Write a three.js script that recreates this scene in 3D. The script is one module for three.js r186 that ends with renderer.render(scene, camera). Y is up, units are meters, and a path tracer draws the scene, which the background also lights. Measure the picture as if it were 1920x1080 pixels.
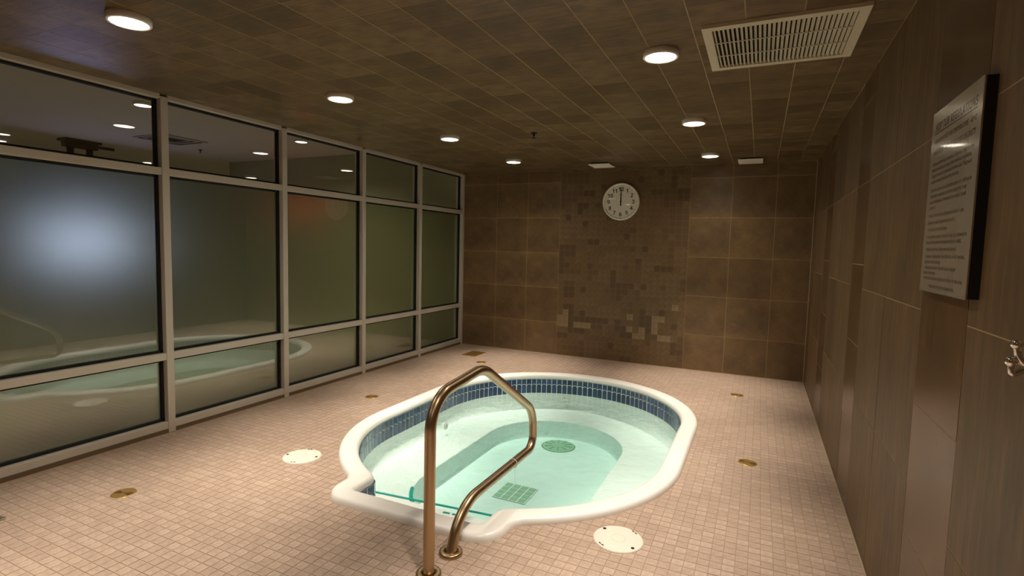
import * as THREE from 'three';
import { mergeGeometries } from 'three/addons/utils/BufferGeometryUtils.js';
import { RoundedBoxGeometry } from 'three/addons/geometries/RoundedBoxGeometry.js';
import { RectAreaLightUniformsLib } from 'three/addons/lights/RectAreaLightUniformsLib.js';

// ------------------------------------------------------------------ camera, light colours, exposure
const scene = new THREE.Scene();
scene.background = new THREE.Color(0, 0, 0);
const camera = new THREE.PerspectiveCamera(2 * Math.atan(540 / 995.5) * 180 / Math.PI, 1920 / 1080, 0.05, 60);
camera.position.set(3.809, 1.406, 6.54);
camera.rotation.order = 'YXZ';
camera.rotation.set(-0.0774, 0.4354, 0.0243);
scene.add(camera);
camera.updateMatrixWorld(true);
const renderer = new THREE.WebGLRenderer({ antialias: true });
renderer.toneMapping = THREE.LinearToneMapping;
renderer.toneMappingExposure = 1.0;
renderer.shadowMap.enabled = true;
RectAreaLightUniformsLib.init();
const LAMP = new THREE.Color(1.0, 0.89, 0.75);      // warm white of the ceiling lamps
const LAMP_CD = 18.5, SPILL_CD = 2.1;                 // candela of one lamp: its beam and its wide spill
const BEAM_ANGLE = 0.51, SPILL_ANGLE = 1.3;
const NEXT_CD = 38;                                // lamps of the room behind the glass

// ------------------------------------------------------------------ room measures (metres)
const W = 4.307, H = 2.4, ZN = 7.6;                 // glass at x = 0, far wall at z = 0
const NH = 2.78, NX = -8.2;                         // room behind the glass

// ------------------------------------------------------------------ helpers
let seed = 20240611;
const rnd = () => { seed = (seed * 1664525 + 1013904223) >>> 0; return seed / 4294967296; };
const pick = (a) => a[Math.floor(rnd() * a.length) % a.length];
const used = {};
function numbered(name) { const n = used[name] = (used[name] ?? -1) + 1; return n ? `${name}_${String(n).padStart(3, '0')}` : name; }
function mesh(name, geo, mat, parent = scene, pos) {
  const m = new THREE.Mesh(geo, mat);
  m.name = parent === scene ? numbered(name) : name;
  if (pos) m.position.set(...pos);
  m.castShadow = m.receiveShadow = true;
  parent.add(m);
  return m;
}
function thing(name, label, category, pos = [0, 0, 0], group) {
  const g = new THREE.Group();
  g.name = numbered(name);
  g.position.set(...pos);
  g.userData = { label, category };
  if (group) g.userData.group = group;
  scene.add(g);
  return g;
}
function structure(name, label, category) {
  const g = new THREE.Group();
  g.name = name;
  g.userData = { kind: 'structure', label, category };
  scene.add(g);
  return g;
}
function box(w, h, d, x = 0, y = 0, z = 0) { const g = new THREE.BoxGeometry(w, h, d); g.translate(x, y, z); return g; }
function rbox(w, h, d, r, x = 0, y = 0, z = 0) { const g = new RoundedBoxGeometry(w, h, d, 2, r); g.translate(x, y, z); return g; }
function lathe(pts, n = 48) { return new THREE.LatheGeometry(pts.map((p) => new THREE.Vector2(p[0], p[1])), n); }
// value noise that tiles
function makeNoise(s) {
  const tab = new Float32Array(65536); let q = s >>> 0;
  for (let i = 0; i < 65536; i++) { q = (q * 1664525 + 1013904223) >>> 0; tab[i] = q / 4294967296; }
  return (x, y, px, py) => {
    const xi = Math.floor(x), yi = Math.floor(y), fx = x - xi, fy = y - yi;
    const u = fx * fx * (3 - 2 * fx), v = fy * fy * (3 - 2 * fy);
    const at = (i, j) => tab[((((i % px) + px) % px) * 197 + (((j % py) + py) % py) * 8191 + 17) & 65535];
    return (at(xi, yi) * (1 - u) + at(xi + 1, yi) * u) * (1 - v) + (at(xi, yi + 1) * (1 - u) + at(xi + 1, yi + 1) * u) * v;
  };
}
function fbm(n, u, v, ax, ay, oct = 4) {
  let s = 0, a = 0.5, t = 0;
  for (let k = 0; k < oct; k++) { s += a * n(u * ax, v * ay, ax, ay); t += a; a *= 0.55; ax *= 2; ay *= 2; }
  return s / t;
}
function tex(w, h, fn, srgb = true) {
  const d = new Uint8Array(w * h * 4);
  for (let j = 0; j < h; j++) for (let i = 0; i < w; i++) {
    const c = fn(i / w, j / h), o = (j * w + i) * 4;
    d[o] = Math.max(0, Math.min(255, c[0])); d[o + 1] = Math.max(0, Math.min(255, c[1])); d[o + 2] = Math.max(0, Math.min(255, c[2])); d[o + 3] = 255;
  }
  const t = new THREE.DataTexture(d, w, h);
  t.wrapS = t.wrapT = THREE.RepeatWrapping; t.magFilter = THREE.LinearFilter; t.minFilter = THREE.LinearMipmapLinearFilter; t.generateMipmaps = true;
  if (srgb) t.colorSpace = THREE.SRGBColorSpace;
  t.needsUpdate = true;
  return t;
}
const std = (o) => new THREE.MeshStandardMaterial(o);
const phys = (o) => new THREE.MeshPhysicalMaterial(o);

// ------------------------------------------------------------------ materials
// stone-look porcelain: cloudy mottling with a few thin veins
function stoneTile(s, base, amp, rough) {
  const n = makeNoise(s), m = makeNoise(s + 77);
  const map = tex(192, 192, (u, v) => {
    const c = fbm(n, u, v, 3, 3, 5) - 0.5, w = fbm(m, u + 0.2 * c, v, 5, 5, 4);
    const vein = Math.max(0, 1 - Math.abs(w - 0.5) * 34), g = fbm(m, u, v, 40, 40, 2) - 0.5;
    const k = 1 + amp * (c * 1.5 + 0.34 * vein + 0.3 * g);
    return [base[0] * k, base[1] * k, base[2] * k * (1 - 0.1 * c)];
  });
  return std({ map, roughness: rough });
}
// wood-stone plank look: streaks along one axis of the texture
function grainTile(s, base, amp, rough, along) {
  const n = makeNoise(s), m = makeNoise(s + 31);
  const map = tex(192, 192, (u, v) => {
    if (along === 'u') [u, v] = [v, u];
    const c = fbm(n, u, v, 26, 2, 4) - 0.5, d = fbm(m, u, v, 3, 2, 3) - 0.5, e = fbm(m, u, v, 90, 12, 2) - 0.5;
    const k = 1 + amp * (0.9 * c + 0.9 * d + 0.4 * e);
    return [base[0] * k, base[1] * k, base[2] * k];
  });
  return std({ map, roughness: rough });
}
const M = {};
M.back = [1, 2, 3, 4].map((k) => stoneTile(100 + k, [[112, 90, 62], [107, 86, 59], [116, 94, 65], [109, 87, 60]][k - 1], 0.26, 0.36));
M.mosaic = [[108, 87, 59], [113, 92, 63], [102, 81, 55], [118, 96, 67], [106, 85, 57], [95, 75, 50], [140, 121, 90]].map((c, k) => stoneTile(160 + k, c, 0.22, 0.4));
M.wide = [1, 2, 3].map((k) => grainTile(200 + k, [[99, 79, 52], [93, 74, 48], [104, 83, 55]][k - 1], 0.42, 0.5, 'v'));
M.strip = [1, 2].map((k) => grainTile(240 + k, [[96, 75, 49], [90, 70, 45]][k - 1], 0.35, 0.27, 'v'));
M.ceil = [1, 2, 3, 4].map((k) => grainTile(300 + k, [[106, 89, 61], [98, 82, 55], [113, 95, 67], [91, 75, 50]][k - 1], 0.5, 0.36, 'u'));
M.mosaicGrout = std({ color: 0x806545, roughness: 0.85 });
M.wallGrout = std({ color: 0xad9570, roughness: 0.85 });
M.ceilGrout = std({ color: 0xaa966f, roughness: 0.85 });
M.floorGrout = std({ color: 0x9a826f, roughness: 0.9 });
M.floorTile = [[0xb39c8a, 41], [0xb09987, 42], [0xb7a08e, 43], [0xad9684, 44]].map(([c, s]) => {
  const k = new THREE.Color(c), n = makeNoise(s), b = [k.r, k.g, k.b].map((x) => 255 * (x <= 0.0031308 ? 12.92 * x : 1.055 * x ** (1 / 2.4) - 0.055));
  return std({ map: tex(64, 64, (u, v) => { const q = 1 + 0.10 * (fbm(n, u, v, 5, 5, 4) - 0.5) * 2; return b.map((x) => x * q); }), roughness: 0.42 });
});
M.caulk = std({ color: 0xb8a587, roughness: 0.6 });
M.acrylic = phys({ color: 0xf8f5ef, roughness: 0.34, clearcoat: 0.2, clearcoatRoughness: 0.2 });
M.shell = (() => {
  const n = makeNoise(510);
  return std({ color: 0xfbfbf7, roughness: 0.45, bumpMap: tex(256, 256, (u, v) => { const c = 255 * fbm(n, u, v, 12, 12, 4); return [c, c, c]; }, false), bumpScale: 0.012 });
})();
M.navy = [0x243560, 0x1d2b50, 0x2c3f6e, 0x263864].map((c) => phys({ color: c, roughness: 0.18, clearcoat: 0.6, clearcoatRoughness: 0.08 }));
M.teal = std({ color: 0x0fa093, roughness: 0.4 });
M.grate = std({ color: 0xaac4a6, roughness: 0.6 });
M.grateDark = std({ color: 0x88a889, roughness: 0.6 });
M.alu = std({ color: 0xd0cabd, roughness: 0.45, metalness: 0.3 });
M.gasket = std({ color: 0x08080a, roughness: 0.7 });
M.glass = phys({ color: 0xffffff, roughness: 0.0, transmission: 1, thickness: 0, ior: 2.1 });
M.clockGlass = phys({ color: 0xffffff, roughness: 0.02, transmission: 1, thickness: 0, ior: 1.45 });
M.frost = phys({ color: 0xc9d8b8, roughness: 0.34, transmission: 1, thickness: 0.01, ior: 1.45 });
M.steel = phys({ color: 0xb59c7c, roughness: 0.33, metalness: 1 });
M.chrome = std({ color: 0xe8e4de, roughness: 0.08, metalness: 1 });
M.brass = std({ color: 0xb08a4a, roughness: 0.38, metalness: 0.65 });
M.hole = std({ color: 0x0b0907, roughness: 0.9 });
M.whitePlastic = std({ color: 0xefe9dc, roughness: 0.4 });
M.lidPlastic = std({ color: 0xe2d9cb, roughness: 0.5 });
M.lidMark = std({ color: 0xd9d0c0, roughness: 0.6 });
M.darkScrew = std({ color: 0x2a1d12, roughness: 0.5 });
M.ventPaint = std({ color: 0xcfc6ad, roughness: 0.45 });
M.black = std({ color: 0x060606, roughness: 0.45 });
M.trimWhite = std({ color: 0xf6f1e8, roughness: 0.4 });
M.lens = std({ color: 0xfff4e2, roughness: 0.6, emissive: new THREE.Color(1.0, 0.88, 0.7), emissiveIntensity: 12 });
M.lensNext = std({ color: 0xfff4e2, roughness: 0.6, emissive: new THREE.Color(1.0, 0.9, 0.74), emissiveIntensity: 3 });
M.nextCeil = std({ color: 0xd2ccbe, roughness: 0.9 });
M.nextWall = std({ color: 0xa3a57c, roughness: 0.85 });
M.nextFloor = std({ color: 0x5d5745, roughness: 0.7 });
M.plaster = std({ color: 0x6d5a42, roughness: 0.8 });
M.stainlessPlate = std({ color: 0xb9ac98, roughness: 0.35, metalness: 0.8 });
M.cord = std({ color: 0xece6da, roughness: 0.8 });

// which tiles the picture shows, to choose the ones that become parts of their own
const vp = new THREE.Matrix4().multiplyMatrices(camera.projectionMatrix, camera.matrixWorldInverse), tmp = new THREE.Vector3();
function inView(x, y, z, pad = 1.03) { tmp.set(x, y, z).applyMatrix4(camera.matrixWorldInverse); if (tmp.z > -0.1) return false; tmp.applyMatrix4(camera.projectionMatrix); return Math.abs(tmp.x) < pad && Math.abs(tmp.y) < pad; }
const toEye = (x, y, z) => Math.hypot(x - camera.position.x, y - camera.position.y, z - camera.position.z);
// places = [x, y, z, variant]; the 300 nearest in view are meshes, the rest one stuff part
function layTiles(parent, name, geo, mats, places, most = 300) {
  const rated = places.map((p) => ({ p, k: (inView(p[0], p[1], p[2]) ? 0 : 1e3) + toEye(p[0], p[1], p[2]) })).sort((a, b) => a.k - b.k);
  rated.slice(0, most).forEach(({ p }) => mesh(name, geo, mats[p[3]], parent, [p[0], p[1], p[2]]));
  const rest = rated.slice(most);
  mats.forEach((m, v) => {
    const mine = rest.filter((r) => r.p[3] === v);
    if (!mine.length) return;
    const im = new THREE.InstancedMesh(geo, m, mine.length), mt = new THREE.Matrix4();
    mine.forEach((r, i) => im.setMatrixAt(i, mt.makeTranslation(r.p[0], r.p[1], r.p[2])));
    im.name = `${name}s_beyond`; im.userData.kind = 'stuff'; im.castShadow = im.receiveShadow = true;
    parent.add(im);
  });
}

// ------------------------------------------------------------------ tub outline (plan of the basin)
const CX = 2.23, ZF = 2.21, ZB = 3.1, RO = 1.2;
function smin(a, b, k) { const h = Math.max(k - Math.abs(a - b), 0) / k; return Math.min(a, b) - h * h * k * 0.25; }
function sdTub(x, z) {
  const st = Math.hypot(x - CX, z - Math.max(ZF, Math.min(ZB, z))) - RO;
  const r = 0.15, hx = 0.535, hz = 0.45, qx = Math.abs(x - 2.215) - hx + r, qz = Math.abs(z - 3.97) - hz + r;
  const bx = Math.hypot(Math.max(qx, 0), Math.max(qz, 0)) + Math.min(Math.max(qx, qz), 0) - r;
  return smin(st, bx, 0.07);
}
function contour(off, n = 480) {
  const out = [], cx = CX, cz = 2.85;
  for (let i = 0; i < n; i++) {
    const a = i / n * Math.PI * 2, dx = Math.cos(a), dz = Math.sin(a);
    let lo = 0.2, hi = 2.4;
    for (let k = 0; k < 40; k++) { const m = (lo + hi) / 2; if (sdTub(cx + dx * m, cz + dz * m) < -off) lo = m; else hi = m; }
    out.push([cx + dx * lo, cz + dz * lo]);
  }
  return out;
}
function stadium(cx, zf, zb, r, n = 480) {
  const out = [], cz = 2.85;
  for (let i = 0; i < n; i++) {
    const a = i / n * Math.PI * 2, dx = Math.cos(a), dz = Math.sin(a);
    let lo = 0.05, hi = 2.4;
    for (let k = 0; k < 40; k++) { const m = (lo + hi) / 2, x = cx + dx * m, z = cz + dz * m; if (Math.hypot(x - cx, z - Math.max(zf, Math.min(zb, z))) < r) lo = m; else hi = m; }
    out.push([cx + dx * lo, cz + dz * lo]);
  }
  return out;
}
function loftRings(rings) {           // rings: [contour, y]; all contours share their count
  const n = rings[0][0].length, pos = [], uv = [], idx = [];
  let v = 0;
  rings.forEach(([c, y], k) => {
    if (k) v += Math.hypot(c[0][0] - rings[k - 1][0][0][0], y - rings[k - 1][1]);
    for (let i = 0; i <= n; i++) { const p = c[i % n]; pos.push(p[0], y, p[1]); uv.push(p[0] * 2 + v, p[1] * 2); }
  });
  for (let k = 0; k + 1 < rings.length; k++) for (let i = 0; i < n; i++) {
    const a = k * (n + 1) + i, b = a + 1, c = a + n + 1, d = c + 1;
    idx.push(a, b, c, b, d, c);
  }
  const g = new THREE.BufferGeometry();
  g.setAttribute('position', new THREE.Float32BufferAttribute(pos, 3));
  g.setAttribute('uv', new THREE.Float32BufferAttribute(uv, 2));
  g.setIndex(idx); g.computeVertexNormals();
  return g;
}
function capRing(c, y, up = true) {
  const s = new THREE.Shape(c.map((p) => new THREE.Vector2(p[0], -p[1])));
  const g = new THREE.ShapeGeometry(s); g.rotateX(-Math.PI / 2); g.translate(0, y, 0);
  if (!up) { const id = g.index.array; for (let i = 0; i < id.length; i += 3) [id[i], id[i + 1]] = [id[i + 1], id[i]]; g.computeVertexNormals(); }
  return g;
}

// ------------------------------------------------------------------ floor
{
  const fl = structure('floor', 'beige mosaic tile floor around the sunken tub', 'floor');
  const s = new THREE.Shape([[0, 0], [W, 0], [W, -ZN], [0, -ZN]].map((p) => new THREE.Vector2(...p)));
  s.holes.push(new THREE.Path(contour(0.04, 160).map((p) => new THREE.Vector2(p[0], -p[1]))));
  const g = new THREE.ExtrudeGeometry(s, { depth: 0.12, bevelEnabled: false });
  g.rotateX(-Math.PI / 2); g.translate(0, -0.1218, 0);
  mesh('grout_bed', g, M.floorGrout, fl);
  const P = 0.0525, t = new THREE.BoxGeometry(P - 0.0028, 0.006, P - 0.0028), places = [];
  for (let i = 0; i * P < W; i++) for (let j = 0; j * P < ZN; j++) {
    const x = (i + 0.5) * P, z = (j + 0.5) * P;
    if (x > W - 0.02 || sdTub(x, z) < -0.03) continue;
    places.push([x, -0.003 + (rnd() - 0.5) * 0.0006, z, Math.floor(rnd() * 4)]);
  }
  layTiles(fl, 'floor_tile', t, M.floorTile, places);
}

// ------------------------------------------------------------------ back wall
{
  const wl = structure('wall_back', 'brown tiled end wall with a band of small mosaic in its middle', 'wall');
  mesh('grout_bed', box(W + 0.4, H + 0.3, 0.12, W / 2, H / 2, -0.0611), M.wallGrout, wl);
  const P = 0.455, J = 0.004, y0 = 2.248 - 5 * P;
  const cols = [[0.0, 0.516], [0.516, 0.974], [0.974, 1.43], [3.034, 3.484], [3.484, 3.934], [3.934, W - 0.002]];
  for (const [a, b] of cols) for (let r = 0; r < 6; r++) {
    const lo = Math.max(0, y0 + r * P), hi = Math.min(H, y0 + (r + 1) * P);
    mesh('tile', box(b - a - J, hi - lo - J, 0.008), pick(M.back), wl, [(a + b) / 2, (lo + hi) / 2, -0.004]);
  }
  const Q = 1.604 / 21, t = new THREE.BoxGeometry(Q - 0.003, Q - 0.003, 0.007), places = [];
  mesh('mosaic_bed', box(1.604, H, 0.001, 1.43 + 0.802, H / 2, -0.0013), M.mosaicGrout, wl);
  const nr = Math.floor(H / Q), light = new Set(['12,7', '16,6', '16,5', '14,5', '12,5', '13,4', '14,4', '17,4', '19,9', '0,5', '0,6', '3,5']);
  for (let i = 0; i < 21; i++) for (let j = 0; j < nr; j++) {
    let v = Math.floor(rnd() * 5); const q = rnd();
    if (q < 0.07) v = 5;
    if (i && q > 0.62) v = places[places.length - nr][3];
    else if (j && q > 0.45) v = places[places.length - 1][3];
    if (light.has(`${i},${j}`)) v = 6;
    places.push([1.43 + (i + 0.5) * Q, (j + 0.5) * Q, -0.0034 + (rnd() - 0.5) * 0.001, v]);
  }
  layTiles(wl, 'mosaic_tile', t, M.mosaic, places);
  for (let i = 0; i < 21; i++) mesh('cut_tile', box(Q - 0.003, H - nr * Q - 0.003, 0.007), M.mosaic[Math.floor(rnd() * 5)], wl, [1.43 + (i + 0.5) * Q, (H + nr * Q) / 2, -0.0038]);
}

// ------------------------------------------------------------------ right wall: wide tiles with narrower polished columns between
{
  const wr = structure('wall_right', 'brown tiled side wall with polished narrow columns', 'wall');
  mesh('grout_bed', box(0.12, H + 0.3, ZN + 0.3, W + 0.0611, H / 2, ZN / 2), M.wallGrout, wr);
  const J = 0.004;
  const tile = (z0, z1, y0, y1, m, dx) => mesh('tile', box(0.008, y1 - y0 - J, z1 - z0 - J), m, wr, [W + 0.004 + dx, (y0 + y1) / 2, (z0 + z1) / 2]);
  const wideY = [0, 0.035, 0.632, 1.229, 1.80, H], stripY = [0, 0.468, 0.915, 1.355, 1.80, 2.25, H];
  const cols = [[0.0, 0.09, 's'], [0.09, 0.67, 'w'], [0.67, 1.25, 'w'], [1.25, 1.66, 's'], [1.66, 2.24, 'w'], [2.24, 2.82, 'w'], [2.82, 3.20, 's'], [3.20, 3.775, 'w'], [3.775, 4.35, 'w'], [4.35, 4.79, 's'], [4.79, 5.37, 'w'], [5.37, 5.95, 'w'], [5.95, 6.36, 's'], [6.36, 6.95, 'w'], [6.95, ZN, 'w']];
  for (const [a, b, k] of cols) {
    const ys = k === 'w' ? wideY : stripY;
    for (let i = 0; i + 1 < ys.length; i++) tile(a, b, ys[i], ys[i + 1], pick(k === 'w' ? M.wide : M.strip), (rnd() - 0.5) * 0.0012);
  }
}

// ------------------------------------------------------------------ ceiling
{
  const cl = structure('ceiling', 'low ceiling of square brown tiles with pale joints', 'ceiling');
  mesh('grout_bed', box(W + 0.2, 0.16, ZN + 0.2, W / 2, H + 0.0806, ZN / 2), M.ceilGrout, cl);
  const P = 0.2212, t = new THREE.BoxGeometry(P - 0.0045, 0.008, P - 0.0026), places = [];
  const x0 = 4.14 - 19 * P, z0 = 2.655 - 12 * P;
  const cut = (a, b, lo, hi) => [Math.max(a, lo), Math.min(b, hi)];
  for (let i = -1; i < 20; i++) for (let j = -1; j < 36; j++) {
    const [xa, xb] = cut(x0 + i * P, x0 + (i + 1) * P, 0, W), [za, zb] = cut(z0 + j * P, z0 + (j + 1) * P, 0, ZN);
    if (xb - xa < 0.01 || zb - za < 0.01) continue;
    const v = Math.floor(rnd() * 4);
    if (xb - xa > P - 0.001 && zb - za > P - 0.001) places.push([(xa + xb) / 2, H + 0.004, (za + zb) / 2, v]);
    else if (zb < 5.6) mesh('cut_tile', box(xb - xa - 0.0035, 0.008, zb - za - 0.0035), M.ceil[v], cl, [(xa + xb) / 2, H + 0.004, (za + zb) / 2]);
  }
  layTiles(cl, 'ceiling_tile', t, M.ceil, places);
}

// ------------------------------------------------------------------ walls behind the camera, caulk lines
{
  const wf = structure('wall_front', 'brown plastered wall behind the viewer', 'wall');
  mesh('plaster', box(W + 0.4, H + 0.3, 0.12, W / 2, H / 2, ZN + 0.06), M.plaster, wf);
  const wl = structure('wall_left', 'brown plastered wall next to the glazing', 'wall');
  mesh('plaster', box(0.14, H, ZN - 5.24, -0.07, H / 2, (5.24 + ZN) / 2), M.plaster, wl);
  const tr = (n, g) => { const t = structure(`trim_${n}`, ['pale caulk line along the foot of the end wall', 'pale caulk line along the foot of the side wall', 'pale caulk line up the far right corner'][n - 1], 'caulk'); mesh('caulk_line', g, M.caulk, t); };
  tr(1, box(W, 0.006, 0.006, W / 2, 0.003, 0.003));
  tr(2, box(0.006, 0.006, ZN, W - 0.003, 0.003, ZN / 2));
  tr(3, box(0.005, H - 0.02, 0.005, W - 0.0025, H / 2, 0.0025));
}

// ------------------------------------------------------------------ glazed partition
{
  const win = structure('window_1', 'aluminium framed glass partition with clear upper panes and frosted panes below', 'partition');
  const D = 0.10, fx = -0.05;                       // members reach from x = -0.10 to 0
  const posts = [0.03, 1.06, 2.092, 3.123, 4.155, 5.19], pw = 0.052;
  const rail = (z0, z1, y, h, name) => mesh(name, rbox(D, h, z1 - z0, 0.003), M.alu, win, [fx, y, (z0 + z1) / 2]);
  for (const z of posts) mesh('mullion', rbox(D + 0.004, H - 0.02, pw, 0.003), M.alu, win, [fx + 0.002, H / 2 - 0.004, z]);
  mesh('curb', box(0.13, 0.034, 5.22, -0.063, 0.017, 2.61), M.plaster, win);
  mesh('glazing_bead', box(0.004, 0.006, 5.2, 0.004, 0.003, 2.6), M.caulk, win);
  const yS = [0.034, 0.086], yL = [0.537, 0.588], yU = [1.848, 1.898], yT = [2.368, 2.4];
  const gx = -0.062;                                 // plane of the glass
  for (let i = 0; i < 5; i++) {
    const a = posts[i] + pw / 2, b = posts[i + 1] - pw / 2;
    rail(a, b, (yS[0] + yS[1]) / 2, yS[1] - yS[0], 'sill_rail');
    rail(a, b, (yL[0] + yL[1]) / 2, yL[1] - yL[0], 'rail');
    rail(a, b, (yU[0] + yU[1]) / 2, yU[1] - yU[0], 'rail');
    rail(a, b, (yT[0] + yT[1]) / 2, yT[1] - yT[0], 'head_rail');
    const lights = [[yS[1], yL[0], true], [yL[1], yU[0], true], [yU[1], yT[0], false]];
    for (const [y0, y1, frosted] of lights) {
      const gk = 0.016, gd = 0.03;
      mesh('gasket', mergeGeometries([
        box(gd, gk, b - a, gx + 0.008, y0 + gk / 2, (a + b) / 2), box(gd, gk, b - a, gx + 0.008, y1 - gk / 2, (a + b) / 2),
        box(gd, y1 - y0, gk, gx + 0.008, (y0 + y1) / 2, a + gk / 2), box(gd, y1 - y0, gk, gx + 0.008, (y0 + y1) / 2, b - gk / 2)]), M.gasket, win);
      const pane = new THREE.PlaneGeometry(b - a - 0.004, y1 - y0 - 0.004); pane.rotateY(Math.PI / 2);
      mesh(frosted ? 'front_pane' : 'clear_pane', pane, M.glass, win, [gx + 0.006, (y0 + y1) / 2, (a + b) / 2]);
      if (frosted) mesh('frosted_pane', box(0.006, y1 - y0 - 0.004, b - a - 0.004), M.frost, win, [gx, (y0 + y1) / 2, (a + b) / 2]);
    }
  }
}

// ------------------------------------------------------------------ lamps
function downlight(name, label, x, z, y, cd, lens, group, col = LAMP) {
  const t = thing(name, label, 'ceiling lamp', [x, y, z], group);
  mesh('trim_ring', lathe([[0.075, -0.027], [0.078, -0.030], [0.084, -0.030], [0.088, -0.026], [0.088, 0], [0.075, 0], [0.075, -0.027]]), M.trimWhite, t);
  mesh('lens', lathe([[0, -0.031], [0.05, -0.031], [0.075, -0.028], [0.075, -0.012], [0, -0.012]]), lens, t);
  for (const [power, angle] of [[cd, BEAM_ANGLE], [cd * SPILL_CD / LAMP_CD, SPILL_ANGLE]]) {
    const s = new THREE.SpotLight(col, power, 0, angle, 1, 2);
    s.position.set(0, -0.06, 0); s.target.position.set(0, -1, 0); s.shadow.radius = 3; s.castShadow = true; s.name = 'lamp';
    t.add(s, s.target);
  }
  return t;
}
{
  const L = (label, x, z) => downlight('downlight', label, x, z, H, LAMP_CD, M.lens, 'round ceiling lamps over the deck');
  L('largest round ceiling lamp, nearest on the glass side', 1.165, 5.03);
  L('second round ceiling lamp from the viewer on the glass side', 1.17, 3.70);
  L('third round ceiling lamp from the viewer on the glass side', 1.17, 2.30);
  L('farthest round ceiling lamp on the glass side, by the end wall', 1.18, 0.93);
  L('round ceiling lamp beside the slatted air grille', 3.30, 3.74);
  L('middle round ceiling lamp of the row nearer the side wall', 3.295, 2.22);
  L('farthest round ceiling lamp of the row nearer the side wall', 3.29, 0.71);
  L('round ceiling lamp mirrored in the metal notice', 3.30, 5.24);
  L('round ceiling lamp over the entrance behind the viewer', 1.165, 6.45);
  L('round ceiling lamp behind the viewer near the side wall', 3.30, 6.75);
}

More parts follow.
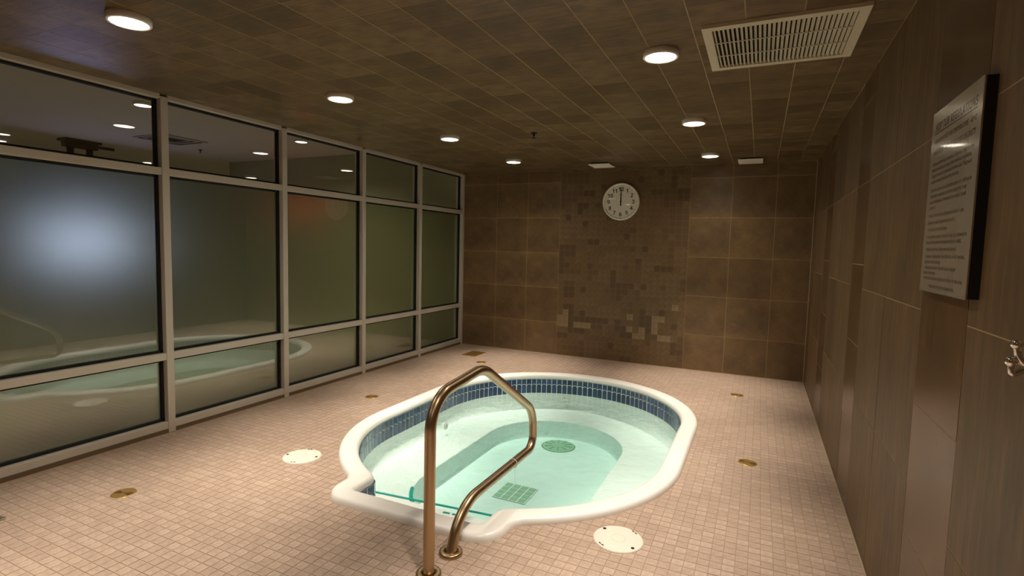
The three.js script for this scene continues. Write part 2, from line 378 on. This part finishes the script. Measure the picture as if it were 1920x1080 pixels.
// ------------------------------------------------------------------ room behind the glass
{
  const f = structure('floor_neighbour', 'dim floor of the room behind the glass', 'floor');
  mesh('slab', box(-NX - 0.13, 0.12, 11, (NX - 0.13) / 2, -0.06, 2.2), M.nextFloor, f);
  const c = structure('ceiling_neighbour', 'plain pale ceiling of the room behind the glass', 'ceiling');
  mesh('slab', box(-NX, 0.14, 11, NX / 2, NH + 0.07, 2.2), M.nextCeil, c);
  const w1 = structure('wall_neighbour_back', 'dim olive wall beyond the glass partition', 'wall');
  mesh('plaster', box(4.83, NH, 0.14, -2.415, NH / 2, -0.07), M.nextWall, w1);
  const w2 = structure('wall_neighbour_return', 'dim olive wall around the corner beyond the glass', 'wall');
  mesh('plaster', box(0.14, NH, 3.2, -4.76, NH / 2, -1.74), M.nextWall, w2);
  const w3 = structure('wall_neighbour_end', 'far end wall of the room behind the glass', 'wall');
  mesh('plaster', box(-NX - 4.8, NH, 0.14, (NX - 4.8) / 2, NH / 2, -3.3), M.nextWall, w3);
  const w4 = structure('wall_neighbour_left', 'opposite side wall of the room behind the glass', 'wall');
  mesh('plaster', box(0.14, NH, 11, NX - 0.07, NH / 2, 2.2), M.nextWall, w4);
  const w5 = structure('wall_neighbour_front', 'near end wall of the room behind the glass', 'wall');
  mesh('plaster', box(-NX, NH, 0.14, NX / 2, NH / 2, 7.77), M.nextWall, w5);
  const w6 = structure('wall_neighbour_upper', 'strip of wall above the glass partition', 'wall');
  mesh('plaster', box(0.1, NH - H + 0.02, ZN, -0.05, (NH + H) / 2 + 0.01, ZN / 2), M.nextWall, w6);
  const L = (label, x, z) => downlight('far_downlight', label, x, z, NH, NEXT_CD, M.lensNext, 'ceiling lamps of the room behind the glass');
  L('round lamp seen through the first clear upper pane, nearest the viewer', -1.99, 3.12);
  L('round lamp seen through the third clear upper pane', -1.92, 1.12);
  L('round lamp at the left edge seen through the first clear upper pane', -5.54, 2.85);
  L('round lamp behind the glass out of the picture', -1.99, 5.3);
  L('round lamp behind the glass in the far corner', -6.4, -1.6);

  // four-way air diffuser in that ceiling
  const d = thing('air_diffuser', 'square four way air diffuser in the ceiling behind the glass', 'diffuser', [-3.7, NH, 1.75]);
  for (let k = 0; k < 4; k++) {
    const o = 0.32 - k * 0.075, q = o - 0.022;
    const s = new THREE.Shape([[-o, -o], [o, -o], [o, o], [-o, o]].map((p) => new THREE.Vector2(...p)));
    if (k < 3) s.holes.push(new THREE.Path([[-q, -q], [-q, q], [q, q], [q, -q]].map((p) => new THREE.Vector2(...p))));
    const g = new THREE.ExtrudeGeometry(s, { depth: 0.008, bevelEnabled: false }); g.rotateX(Math.PI / 2);
    mesh('vane', g, M.nextCeil, d, [0, -0.006 + 0.004 * k, 0]);
  }
  mesh('duct', box(0.62, 0.004, 0.62, 0, -0.003, 0), M.hole, d);

  // television on a twin pole ceiling mount
  const tv = thing('television', 'lit bluish television glowing through the first frosted pane', 'television', [-5.15, 0, 2.14]);
  mesh('housing', rbox(0.06, 0.60, 1.00, 0.01, -0.04, 1.33, 0), M.black, tv);
  const scr = new THREE.PlaneGeometry(0.95, 0.54); scr.rotateY(Math.PI / 2);
  mesh('screen', scr, std({ color: 0x101218, roughness: 0.3, emissive: new THREE.Color(0.52, 0.54, 1.0), emissiveIntensity: 1.9 }), tv, [-0.0085, 1.33, 0]);
  const ra = new THREE.RectAreaLight(new THREE.Color(0.52, 0.54, 1.0), 1.9, 0.95, 0.54);
  ra.position.set(0, 1.33, 0); ra.lookAt(3, 1.33, 0); ra.rotation.set(0, -Math.PI / 2, 0); tv.add(ra);
  const mt = thing('television_mount', 'black twin pole television mount hanging from the ceiling behind the glass', 'mount', [-5.15, NH, 2.14]);
  mesh('ceiling_plate', rbox(0.22, 0.035, 0.46, 0.006, 0, -0.0175, 0), M.black, mt);
  mesh('crossbar', rbox(0.10, 0.09, 0.42, 0.008, 0, -0.07, 0.0), M.black, mt);
  for (const z of [-0.12, 0.12]) mesh('pole', new THREE.CylinderGeometry(0.042, 0.042, 1.05, 20), M.black, mt, [-0.005, -0.58, z]);
  mesh('arm', rbox(0.05, 0.04, 0.28, 0.006, 0.0, -0.06, -0.30), M.black, mt);
  mesh('bracket', rbox(0.05, 0.06, 0.40, 0.006, -0.045, -1.08, 0), M.black, mt);

  const al = thing('alarm_lamp', 'small red lamp glowing through the top of the third frosted pane', 'lamp', [-2.93, 1.98, 0]);
  mesh('housing', rbox(0.36, 0.24, 0.05, 0.008, 0, 0, 0.025), M.black, al);
  mesh('lens', rbox(0.32, 0.20, 0.012, 0.004, 0, 0, 0.054), std({ color: 0x7a1208, roughness: 0.4, emissive: new THREE.Color(1, 0.12, 0.06), emissiveIntensity: 0.8 }), al);
  const ap = new THREE.PointLight(new THREE.Color(1, 0.12, 0.06), 0.05, 0, 2); ap.position.set(0, 0, 0.09); ap.castShadow = true; al.add(ap);

  // pendent sprinkler
  sprinkler('ceiling sprinkler behind the glass next to the air diffuser', [-4.1, NH, 1.05]);
}
function sprinkler(label, pos) {
  const s = thing('sprinkler_head', label, 'sprinkler', pos, undefined);
  mesh('escutcheon', lathe([[0, 0], [0.03, 0], [0.028, -0.006], [0.012, -0.01], [0.0, -0.01]], 24), M.black, s);
  mesh('body', lathe([[0, -0.01], [0.011, -0.01], [0.011, -0.025], [0.004, -0.03], [0.004, -0.045], [0.0, -0.045]], 20), M.black, s);
  mesh('deflector', lathe([[0, -0.045], [0.02, -0.046], [0.02, -0.049], [0, -0.049]], 20), M.black, s);
}
sprinkler('small dark sprinkler head in the tiled ceiling over the tub', [1.965, H, 2.20]);

// ------------------------------------------------------------------ the tub
const OFF = 0.135, YT = -0.012, YW = -0.138, YB = -0.32, YF = -0.48, YS = -0.205;
{
  const tub = thing('hot_tub', 'sunken white hot tub with rounded rim and navy waterline tiles', 'hot tub');
  const prof = [[0.0, -0.002], [0.001, 0.010], [0.004, 0.020], [0.010, 0.029], [0.019, 0.0345], [0.032, 0.037], [0.060, 0.038], [0.095, 0.037], [0.110, 0.0335], [0.121, 0.026], [0.1275, 0.016], [0.131, 0.004], [0.132, YT], [0.122, YT]];
  mesh('coping', loftRings(prof.map(([o, y]) => [contour(o), y])), M.acrylic, tub);
  const wall = contour(OFF), fw = stadium(2.22, 2.21, 3.25, 0.62), fwIn = stadium(2.22, 2.21, 3.25, 0.585);
  const c2 = contour(OFF + 0.02), c3 = contour(OFF + 0.05);
  const shell = mesh('shell', loftRings([[wall, YT], [wall, -0.26], [c2, -0.30], [c3, YB], [fw, YB], [stadium(2.22, 2.21, 3.25, 0.612), YB - 0.012], [stadium(2.22, 2.21, 3.25, 0.605), YF + 0.03], [fwIn, YF]]), M.shell, tub);
  mesh('basin_floor', capRing(fwIn, YF), M.shell, tub);
  // entry step filling the notch
  const edgeZ = (x) => 3.865 - 0.105 * (x - 1.63);
  const st = contour(OFF - 0.002, 720).filter((p) => p[1] > edgeZ(p[0]) && p[0] > 1.46 && p[0] < 3.0);
  const sp = new THREE.Shape(st.map((p) => new THREE.Vector2(p[0], -p[1])));
  const sg = new THREE.ExtrudeGeometry(sp, { depth: YS - YF, bevelEnabled: false });
  sg.rotateX(-Math.PI / 2); sg.translate(0, YF, 0);
  const step = mesh('entry_step', sg, M.shell, tub);
  const xs = st.map((p) => p[0]), xa = Math.min(...xs) + 0.02, xb = Math.max(...xs) - 0.02;
  const tilt = Math.atan(0.105), strip = (name, x0, x1, dz, w) => { const m = mesh(name, box(x1 - x0, 0.004, w), M.teal, step, [(x0 + x1) / 2, YS + 0.001, edgeZ((x0 + x1) / 2) + dz]); m.rotation.y = tilt; };
  strip('nosing_strip', xa, xb, 0.012, 0.018);
  strip('dash_mark', 2.155, 2.2, 0.085, 0.015);
  strip('dash_mark', 2.215, 2.285, 0.085, 0.015);
  // teal edge strip where the bench meets the step
  const curve = new THREE.CatmullRomCurve3(fw.filter((p) => p[0] < 1.97 && p[0] > 1.66 && p[1] > 3.45).sort((a, b) => a[1] - b[1]).map((p) => new THREE.Vector3(p[0], YB + 0.002, p[1])).concat([new THREE.Vector3(1.97, YS - 0.02, 3.862)]));
  mesh('bench_edge_strip', new THREE.TubeGeometry(curve, 40, 0.014, 8), M.teal, tub);
  // bench water jets
  const jet = lathe([[0, 0.002], [0.012, 0.002], [0.014, 0.008], [0.03, 0.006], [0.034, 0], [0, 0]], 24);
  // two floor drains under the water
  const dr = mesh('square_drain', rbox(0.27, 0.006, 0.27, 0.002), M.shell, tub, [2.205, YF + 0.004, 2.94]);
  for (let i = 0; i < 4; i++) for (let j = 0; j < 4; j++) mesh('drain_tile', box(0.054, 0.006, 0.054), M.grate, dr, [-0.099 + i * 0.066, 0.003, -0.099 + j * 0.066]);
  const rd = mesh('round_drain', lathe([[0, 0.012], [0.10, 0.011], [0.15, 0.004], [0.16, 0], [0, 0]]), M.grate, tub, [2.16, YF, 1.86]);
  for (let k = 0; k < 10; k++) { const a = k / 10 * Math.PI * 2; const b = box(0.07, 0.003, 0.01, 0.095, 0.0115, 0); b.rotateY(a); mesh('slot', b, M.grateDark, rd); }
  for (const [x, y, z, ry] of [[1.31, -0.235, 3.62, 0.5], [1.30, -0.235, 2.5, 0], [2.0, -0.235, 1.21, -1.5]]) {
    const w = mesh('jet', jet, M.acrylic, shell, [x, y, z]); w.rotation.order = 'YXZ'; w.rotation.set(0, ry, -Math.PI / 2);
  }

  // waterline tiles: a row with scalloped feet over a row with arched heads
  const path = contour(OFF, 2880), N = path.length, acc = [0];
  for (let i = 1; i <= N; i++) acc.push(acc[i - 1] + Math.hypot(path[i % N][0] - path[i - 1][0], path[i % N][1] - path[i - 1][1]));
  const total = acc[N], count = Math.round(total / 0.0555), pitch = total / count, hw = (pitch - 0.006) / 2;
  const arch = (s, y, dir) => { for (const [a, b] of [[0.55, 0.010], [0, 0.014], [-0.55, 0.010]]) s.lineTo(dir * a * hw, y + b); };
  const s1 = new THREE.Shape(); s1.moveTo(-hw, -0.003); s1.lineTo(-hw, -0.066); arch(s1, -0.066, -1); s1.lineTo(hw, -0.066); s1.lineTo(hw, -0.003); s1.closePath();
  const s2 = new THREE.Shape(); s2.moveTo(-hw, -0.152); s2.lineTo(hw, -0.152); s2.lineTo(hw, -0.072); arch(s2, -0.072, 1); s2.lineTo(-hw, -0.072); s2.closePath();
  const ex = { depth: 0.0022, bevelEnabled: false };
  const g1 = new THREE.ExtrudeGeometry(s1, ex), g2 = new THREE.ExtrudeGeometry(s2, ex);
  let k = 0;
  for (let c = 0; c < count; c++) {
    const s = (c + 0.5) * pitch; while (acc[k + 1] < s) k++;
    const p = path[k], e = 0.01, gx = sdTub(p[0] + e, p[1]) - sdTub(p[0] - e, p[1]), gz = sdTub(p[0], p[1] + e) - sdTub(p[0], p[1] - e), l = Math.hypot(gx, gz);
    const ry = Math.atan2(-gx / l, -gz / l);
    for (const [nm, g] of [['cap_tile', g1], ['arched_tile', g2]]) { const m = mesh(nm, g, pick(M.navy), tub, [p[0], YT, p[1]]); m.rotation.y = ry; }
  }

  // the water
  const water = thing('pool_water', 'clear pale turquoise water filling the hot tub', 'water');
  water.userData.kind = 'stuff';
  const wc = contour(OFF + 0.001);
  const n = makeNoise(900), bump = tex(256, 256, (u, v) => { const c = 255 * (0.65 * fbm(n, u, v, 6, 6, 3) + 0.35 * fbm(n, u, v, 18, 18, 2)); return [c, c, c]; }, false);
  const sg2 = capRing(wc, YW); { const p = sg2.attributes.position, uv = sg2.attributes.uv; for (let i = 0; i < p.count; i++) uv.setXY(i, p.getX(i) * 0.8, p.getZ(i) * 0.8); }
  mesh('surface', sg2, phys({ color: 0xffffff, roughness: 0, transmission: 1, thickness: 0, ior: 1.33, bumpMap: bump, bumpScale: 0.012 }), water);
  const bodyC = contour(OFF + 0.003), low = stadium(2.22, 2.21, 3.25, 0.60);
  const body = mergeGeometries([capRing(bodyC, YW - 0.002), loftRings([[bodyC, YW - 0.002], [bodyC, YF - 0.02]]), capRing(bodyC, YF - 0.02, false)].map((g) => g.toNonIndexed()));
  mesh('body', body, phys({ color: 0xffffff, roughness: 0, transmission: 1, thickness: 0.4, ior: 1.001, attenuationColor: new THREE.Color(0.50, 0.95, 0.89), attenuationDistance: 1.6, transparent: true, opacity: 0.02 }), water);
}

// ------------------------------------------------------------------ hand rail
{
  const hr = thing('hand_rail', 'bronze toned steel grab rail bent over the tub steps', 'hand rail', [2.6, 0, 4.62]);
  const V = [[4.715, 0.0], [4.715, 0.765], [4.255, 0.808], [3.595, 0.415], [3.578, 0.178], [4.455, 0.190], [4.535, 0.0]], R = [0, 0.14, 0.075, 0.09, 0.085, 0.15, 0];
  const pts = V.map((p) => new THREE.Vector3(0, p[1], p[0] - 4.62)), cp = new THREE.CurvePath();
  let from = pts[0];
  for (let i = 1; i < pts.length - 1; i++) {
    const a = pts[i - 1].clone().sub(pts[i]), b = pts[i + 1].clone().sub(pts[i]), la = Math.min(R[i], a.length() * 0.6), lb = Math.min(R[i], b.length() * 0.6);
    const p = pts[i].clone().add(a.setLength(la)), q = pts[i].clone().add(b.setLength(lb));
    cp.add(new THREE.LineCurve3(from, p));
    const k = 0.55, c1 = p.clone().lerp(pts[i], k), c2 = q.clone().lerp(pts[i], k);
    cp.add(new THREE.CubicBezierCurve3(p, c1, c2, q));
    from = q;
  }
  cp.add(new THREE.LineCurve3(from, pts[pts.length - 1]));
  mesh('tube', new THREE.TubeGeometry(cp, 420, 0.0245, 28), M.steel, hr);
  const fl = lathe([[0.026, 0.006], [0.027, 0.014], [0.034, 0.0185], [0.048, 0.0185], [0.0535, 0.014], [0.055, 0.006], [0.055, 0]], 40);
  for (const z of [4.715, 4.535]) mesh('base_flange', fl, M.steel, hr, [0, 0, z - 4.62]);
  // cord tied round the lower bar with its end hanging to the water
  const ct = thing('tied_cord', 'thin white cord tied round the lower bar of the hand rail', 'cord', [2.6, 0.18, 3.87]);
  const ring = new THREE.TorusGeometry(0.0258, 0.002, 8, 32);
  mesh('loop', ring, M.cord, ct);
  const tail = new THREE.CatmullRomCurve3([new THREE.Vector3(0.012, -0.025, 0), new THREE.Vector3(0.014, -0.04, 0.002), new THREE.Vector3(0.014, -0.18, 0.001), new THREE.Vector3(0.014, -0.317, 0)]);
  mesh('tail', new THREE.TubeGeometry(tail, 16, 0.0008, 6), M.cord, ct);
}

// ------------------------------------------------------------------ deck fittings
function lid(label, x, z, turn) {
  const t = thing('skimmer_lid', label, 'lid', [x, 0, z], 'round white deck lids');
  t.rotation.y = turn;
  const dc = mesh('disc', lathe([[0, 0.009], [0.078, 0.009], [0.080, 0.0078], [0.083, 0.0078], [0.085, 0.009], [0.112, 0.0085], [0.119, 0.006], [0.1205, 0.0]], 64), M.lidPlastic, t);
  for (const a of [0.6, 0.6 + Math.PI]) { const s = mesh('screw', new THREE.CylinderGeometry(0.0085, 0.0085, 0.002, 18), M.darkScrew, dc, [Math.cos(a) * 0.1, 0.0092, Math.sin(a) * 0.1]); }
  for (const a of [0.6 + Math.PI / 2, 0.6 - Math.PI / 2]) for (const o of [-0.09, 0.09]) { const s = mesh('notch', rbox(0.006, 0.002, 0.014, 0.0009), M.darkScrew, dc, [Math.cos(a + o) * 0.107, 0.0092, Math.sin(a + o) * 0.107]); s.rotation.y = -a - o; }
  mesh('logo_relief', lathe([[0.032, 0.009], [0.033, 0.0104], [0.036, 0.0104], [0.037, 0.009]], 40), M.lidMark, dc);
}
lid('round white deck lid on the glass side of the tub', 1.159, 4.043, 0.9);
lid('round white deck lid in front of the tub by its right end', 3.258, 4.063, 0);
function floorDrain(label, x, z, turn) {
  const t = thing('floor_drain', label, 'drain', [x, 0, z], 'round brass floor drains');
  t.rotation.y = turn;
  mesh('ring', lathe([[0.050, 0.0015], [0.052, 0.003], [0.058, 0.003], [0.060, 0.0]], 40), M.brass, t);
  const gr = mesh('grate', lathe([[0, 0.0022], [0.050, 0.0022], [0.050, 0.0]], 40), M.brass, t);
  for (const s of [-1, 1]) for (let k = 0; k < 4; k++) {
    const r = 0.016 + k * 0.0095, h = 0.42, sh = new THREE.Shape();
    sh.absarc(0, 0, r + 0.0026, -h, h, false); sh.absarc(0, 0, r - 0.0026, h, -h, true);
    const g = new THREE.ExtrudeGeometry(sh, { depth: 0.0006, bevelEnabled: false, curveSegments: 8 }); g.rotateX(-Math.PI / 2); if (s < 0) g.rotateY(Math.PI);
    mesh('slot', g, M.hole, gr, [0, 0.0021, 0]);
  }
  mesh('screw', new THREE.CylinderGeometry(0.004, 0.004, 0.0016, 14), M.darkScrew, gr, [0, 0.0028, 0]);
}
floorDrain('round brass floor drain nearest the viewer on the glass side', 0.701, 4.868, 0.25);
floorDrain('round brass floor drain beside the tub on the glass side', 0.641, 2.729, 0.4);
floorDrain('small brass floor drain behind the tub near the square grate', 0.809, 0.924, 0.2);
floorDrain('brass floor drain near the end wall on the side wall side', 3.674, 0.922, 0.1);
floorDrain('brass floor drain between the tub and the side wall', 3.806, 2.718, -0.2);
{
  const t = thing('square_grate', 'square bronze floor grate in the far corner by the glass', 'drain', [0.485, 0, 0.52]);
  mesh('frame', mergeGeometries([box(0.2, 0.004, 0.02, 0, 0.002, 0.14), box(0.2, 0.004, 0.02, 0, 0.002, -0.14), box(0.02, 0.004, 0.26, 0.09, 0.002, 0), box(0.02, 0.004, 0.26, -0.09, 0.002, 0)]), M.brass, t);
  mesh('sump', box(0.16, 0.001, 0.26, 0, 0.001, 0), M.hole, t);
  for (let k = 0; k < 11; k++) mesh('bar', box(0.16, 0.003, 0.014), M.brass, t, [0, 0.0022, -0.115 + k * 0.023]);
  const c = thing('access_cover', 'corner of a thin steel floor cover at the left edge', 'cover', [0.39, 0, 5.42]);
  mesh('plate', rbox(0.21, 0.007, 0.26, 0.002, 0, 0.0035, 0), M.stainlessPlate, c);
  mesh('rim', mergeGeometries([box(0.012, 0.004, 0.26, 0.099, 0.0085, 0), box(0.012, 0.004, 0.26, -0.099, 0.0085, 0)]), M.chrome, c);
}

// ------------------------------------------------------------------ ceiling fittings
{
  const v = thing('air_grille', 'large white slatted air grille in the ceiling', 'air grille', [3.837, H, 3.695]);
  const w = 0.64, d = 0.60, f = 0.04, h = 0.016;
  const vf = mesh('frame', mergeGeometries([box(w, h, f, 0, -h / 2, d / 2 - f / 2), box(w, h, f, 0, -h / 2, -d / 2 + f / 2), box(f, h, d - 2 * f, w / 2 - f / 2, -h / 2, 0), box(f, h, d - 2 * f, -w / 2 + f / 2, -h / 2, 0)]), M.ventPaint, v);
  mesh('plenum', box(w - 2 * f, 0.002, d - 2 * f, 0, -0.0012, 0), M.hole, v);
  const n = 30, sl = box(0.017, 0.0016, d - 2 * f);
  for (let k = 0; k < n; k++) { const m = mesh('slat', sl, M.ventPaint, v, [-w / 2 + f + (k + 0.5) * (w - 2 * f) / n, -0.0085, 0]); m.rotation.z = -0.9; }
  for (const z of [-0.085, 0.095]) mesh('crossbar', new THREE.CylinderGeometry(0.0025, 0.0025, w - 2 * f, 10).rotateZ(Math.PI / 2), M.ventPaint, v, [0, -0.014, z]);
  for (const [x, z] of [[-0.2, -0.28], [0.2, -0.28], [-0.2, 0.28], [0.2, 0.28]]) mesh('screw', new THREE.SphereGeometry(0.004, 12, 8).scale(1, 0.5, 1), M.ventPaint, vf, [x, -h, z]);
  const plate = (label, x, z, ww, dd) => {
    const t = thing('ceiling_plate', label, 'plate', [x, H, z]);
    mesh('back_plate', rbox(ww - 0.04, 0.012, dd - 0.04, 0.002, 0, -0.006, 0), M.hole, t);
    mesh('face_plate', rbox(ww, 0.012, dd, 0.003, 0, -0.018, 0), M.whitePlastic, t);
  };
  plate('white square ceiling plate above the wall clock', 2.062, 0.36, 0.25, 0.27);
  plate('white square ceiling plate near the far right corner', 3.658, 0.225, 0.245, 0.29);
}

// ------------------------------------------------------------------ wall clock
{
  const R = 0.228;
  const c = thing('wall_clock', 'round white wall clock showing twelve on the end wall', 'clock', [2.222, 1.99, 0]);
  const rim = lathe([[0, 0.0], [R - 0.006, 0.0], [R, 0.006], [R, 0.032], [R - 0.006, 0.042], [R - 0.016, 0.044], [R - 0.024, 0.038], [R - 0.026, 0.030]], 96); rim.rotateX(Math.PI / 2);
  mesh('rim', rim, M.whitePlastic, c);
  const cv = document.createElement('canvas'); cv.width = cv.height = 512; const x = cv.getContext('2d');
  x.fillStyle = '#e9e3d3'; x.fillRect(0, 0, 512, 512); x.fillStyle = '#14110d'; x.textAlign = 'center'; x.textBaseline = 'middle'; x.font = 'bold 80px sans-serif';
  for (let k = 1; k <= 12; k++) { const a = k / 12 * Math.PI * 2; x.fillText(String(k), 256 + Math.sin(a) * 190, 259 - Math.cos(a) * 190); }
  for (let k = 0; k < 60; k++) { const a = k / 60 * Math.PI * 2, r = k % 5 ? 2.2 : 6; x.beginPath(); x.arc(256 + Math.sin(a) * 245, 256 - Math.cos(a) * 245, r, 0, 7); x.fill(); }
  x.fillStyle = '#8a8474'; x.fillRect(226, 150, 60, 5);
  const t = new THREE.CanvasTexture(cv); t.colorSpace = THREE.SRGBColorSpace; t.magFilter = THREE.LinearFilter;
  mesh('dial', new THREE.CircleGeometry(R - 0.022, 72), std({ map: t, roughness: 0.6 }), c, [0, 0, 0.030]);
  const hand = (w, l, z) => { const s = new THREE.Shape(); s.moveTo(-w, -0.05); s.lineTo(w, -0.05); s.lineTo(w * 0.7, l); s.lineTo(-w * 0.7, l); s.closePath(); mesh('hand', new THREE.ExtrudeGeometry(s, { depth: 0.0015, bevelEnabled: false }), M.black, c, [0, 0, z]); };
  hand(0.008, 0.12, 0.032); hand(0.006, 0.17, 0.035);
  mesh('hub', new THREE.CylinderGeometry(0.01, 0.01, 0.006, 20).rotateX(Math.PI / 2), M.black, c, [0, 0, 0.0355]);
  mesh('cover_glass', new THREE.CircleGeometry(R - 0.022, 72), M.clockGlass, c, [0, 0, 0.0395]);
}

// ------------------------------------------------------------------ notice on the side wall
{
  const n = thing('notice_sign', 'brushed metal notice of hot tub regulations on the side wall', 'sign', [W, 1.576, 4.646]);
  const w = 0.424, h = 0.552;
  const lines = [['Persons with heart disease, diabetes, high or low', 300], ['blood pressure, or any other medical condition,', 332], ['should consult a physician before use. Pregnant', 364], ['women should not use the hot tub.', 396],
    ['• Do not use the hot tub while under the influence', 444], ['of alcohol, narcotics or other drugs that may', 476], ['cause sleepiness, drowsiness or raised blood', 508], ['pressure.', 540],
    ['• Check the hot tub temperature before use.', 584], ['Maximum safe temperature is 40° C.', 622], ['• Do not use hot tub alone.', 660],
    ['• No children under 12 years of age are allowed in', 700], ['the hot tub unless accompanied by an adult.', 730], ['• Walk do not run. Enter and exit slowly.', 768],
    ['• Observe reasonable time limits to avoid nausea,', 806], ['dizziness and fainting.', 836], ['• Maximum time in the hot tub no longer', 868], ['than 15 minutes.', 896], ['• Keep all breakable objects out of the hot tub area.', 924]];
  const print = (paper, ink, srgb) => {
    const cv = document.createElement('canvas'); cv.width = 760; cv.height = 990; const x = cv.getContext('2d');
    x.fillStyle = paper; x.fillRect(0, 0, 760, 990); x.fillStyle = ink; x.textBaseline = 'alphabetic';
    const mid = (t, y, f, under) => { x.font = f; x.textAlign = 'center'; x.fillText(t, 380, y, 640); if (under) { const q = Math.min(640, x.measureText(t).width); x.fillRect(380 - q / 2, y + 8, q, 5); } };
    mid('HOT TUB REGULATIONS', 112, 'bold 60px sans-serif', true);
    mid('MAXIMUM HOT TUB TEMPERATURE - 40° C', 178, 'bold 34px sans-serif');
    mid('WARNING - NO LIFEGUARD ON DUTY', 240, 'bold 40px sans-serif');
    x.textAlign = 'left'; x.font = 'bold 27px sans-serif';
    for (const [t, y] of lines) x.fillText(t, 62, y, 640);
    x.textAlign = 'center'; x.fillText('Thank you for your co-operation.', 380, 966);
    const t = new THREE.CanvasTexture(cv); t.magFilter = THREE.LinearFilter; t.anisotropy = 8;
    if (srgb) t.colorSpace = THREE.SRGBColorSpace;
    return t;
  };
  mesh('backing', box(0.024, h - 0.004, w - 0.002, -0.012, 0, 0), M.black, n);
  mesh('plate', box(0.003, h, w, -0.0255, 0, 0), std({ color: 0xc9c2b2, roughness: 0.3, metalness: 1 }), n);
  const f = new THREE.PlaneGeometry(w - 0.001, h - 0.001); f.rotateY(-Math.PI / 2);
  mesh('printed_face', f, phys({ map: print('#c9c2b2', '#0e0b08', true), metalnessMap: print('#ffffff', '#000000', false), roughness: 0.24, metalness: 0.55, anisotropy: 0.8, clearcoat: 0.35, clearcoatRoughness: 0.05 }), n, [-0.0274, 0, 0]);
}

// ------------------------------------------------------------------ chrome hook at the right edge
{
  const k = thing('wall_hook', 'small chrome hook on the side wall at the right edge', 'hook', [W, 1.195, 5.19]);
  const b = lathe([[0, 0], [0.028, 0], [0.028, 0.004], [0.022, 0.008], [0.012, 0.010], [0.010, 0.02], [0, 0.02]], 32); b.rotateZ(Math.PI / 2);
  mesh('rose', b, M.chrome, k);
  for (const [y, l] of [[0.03, 0.03], [-0.02, 0.036]]) {
    const c = new THREE.CatmullRomCurve3([[-0.01, 0, 0], [-0.025, y * 0.4, 0], [-l, y * 0.7, 0], [-l - 0.004, y * 0.7 + 0.02, 0]].map((p) => new THREE.Vector3(...p)));
    mesh('prong', new THREE.TubeGeometry(c, 24, 0.006, 12), M.chrome, k);
    mesh('ball', new THREE.SphereGeometry(0.0105, 20, 14), M.chrome, k, [-l - 0.004, y * 0.7 + 0.024, 0]);
  }
}

renderer.render(scene, camera);
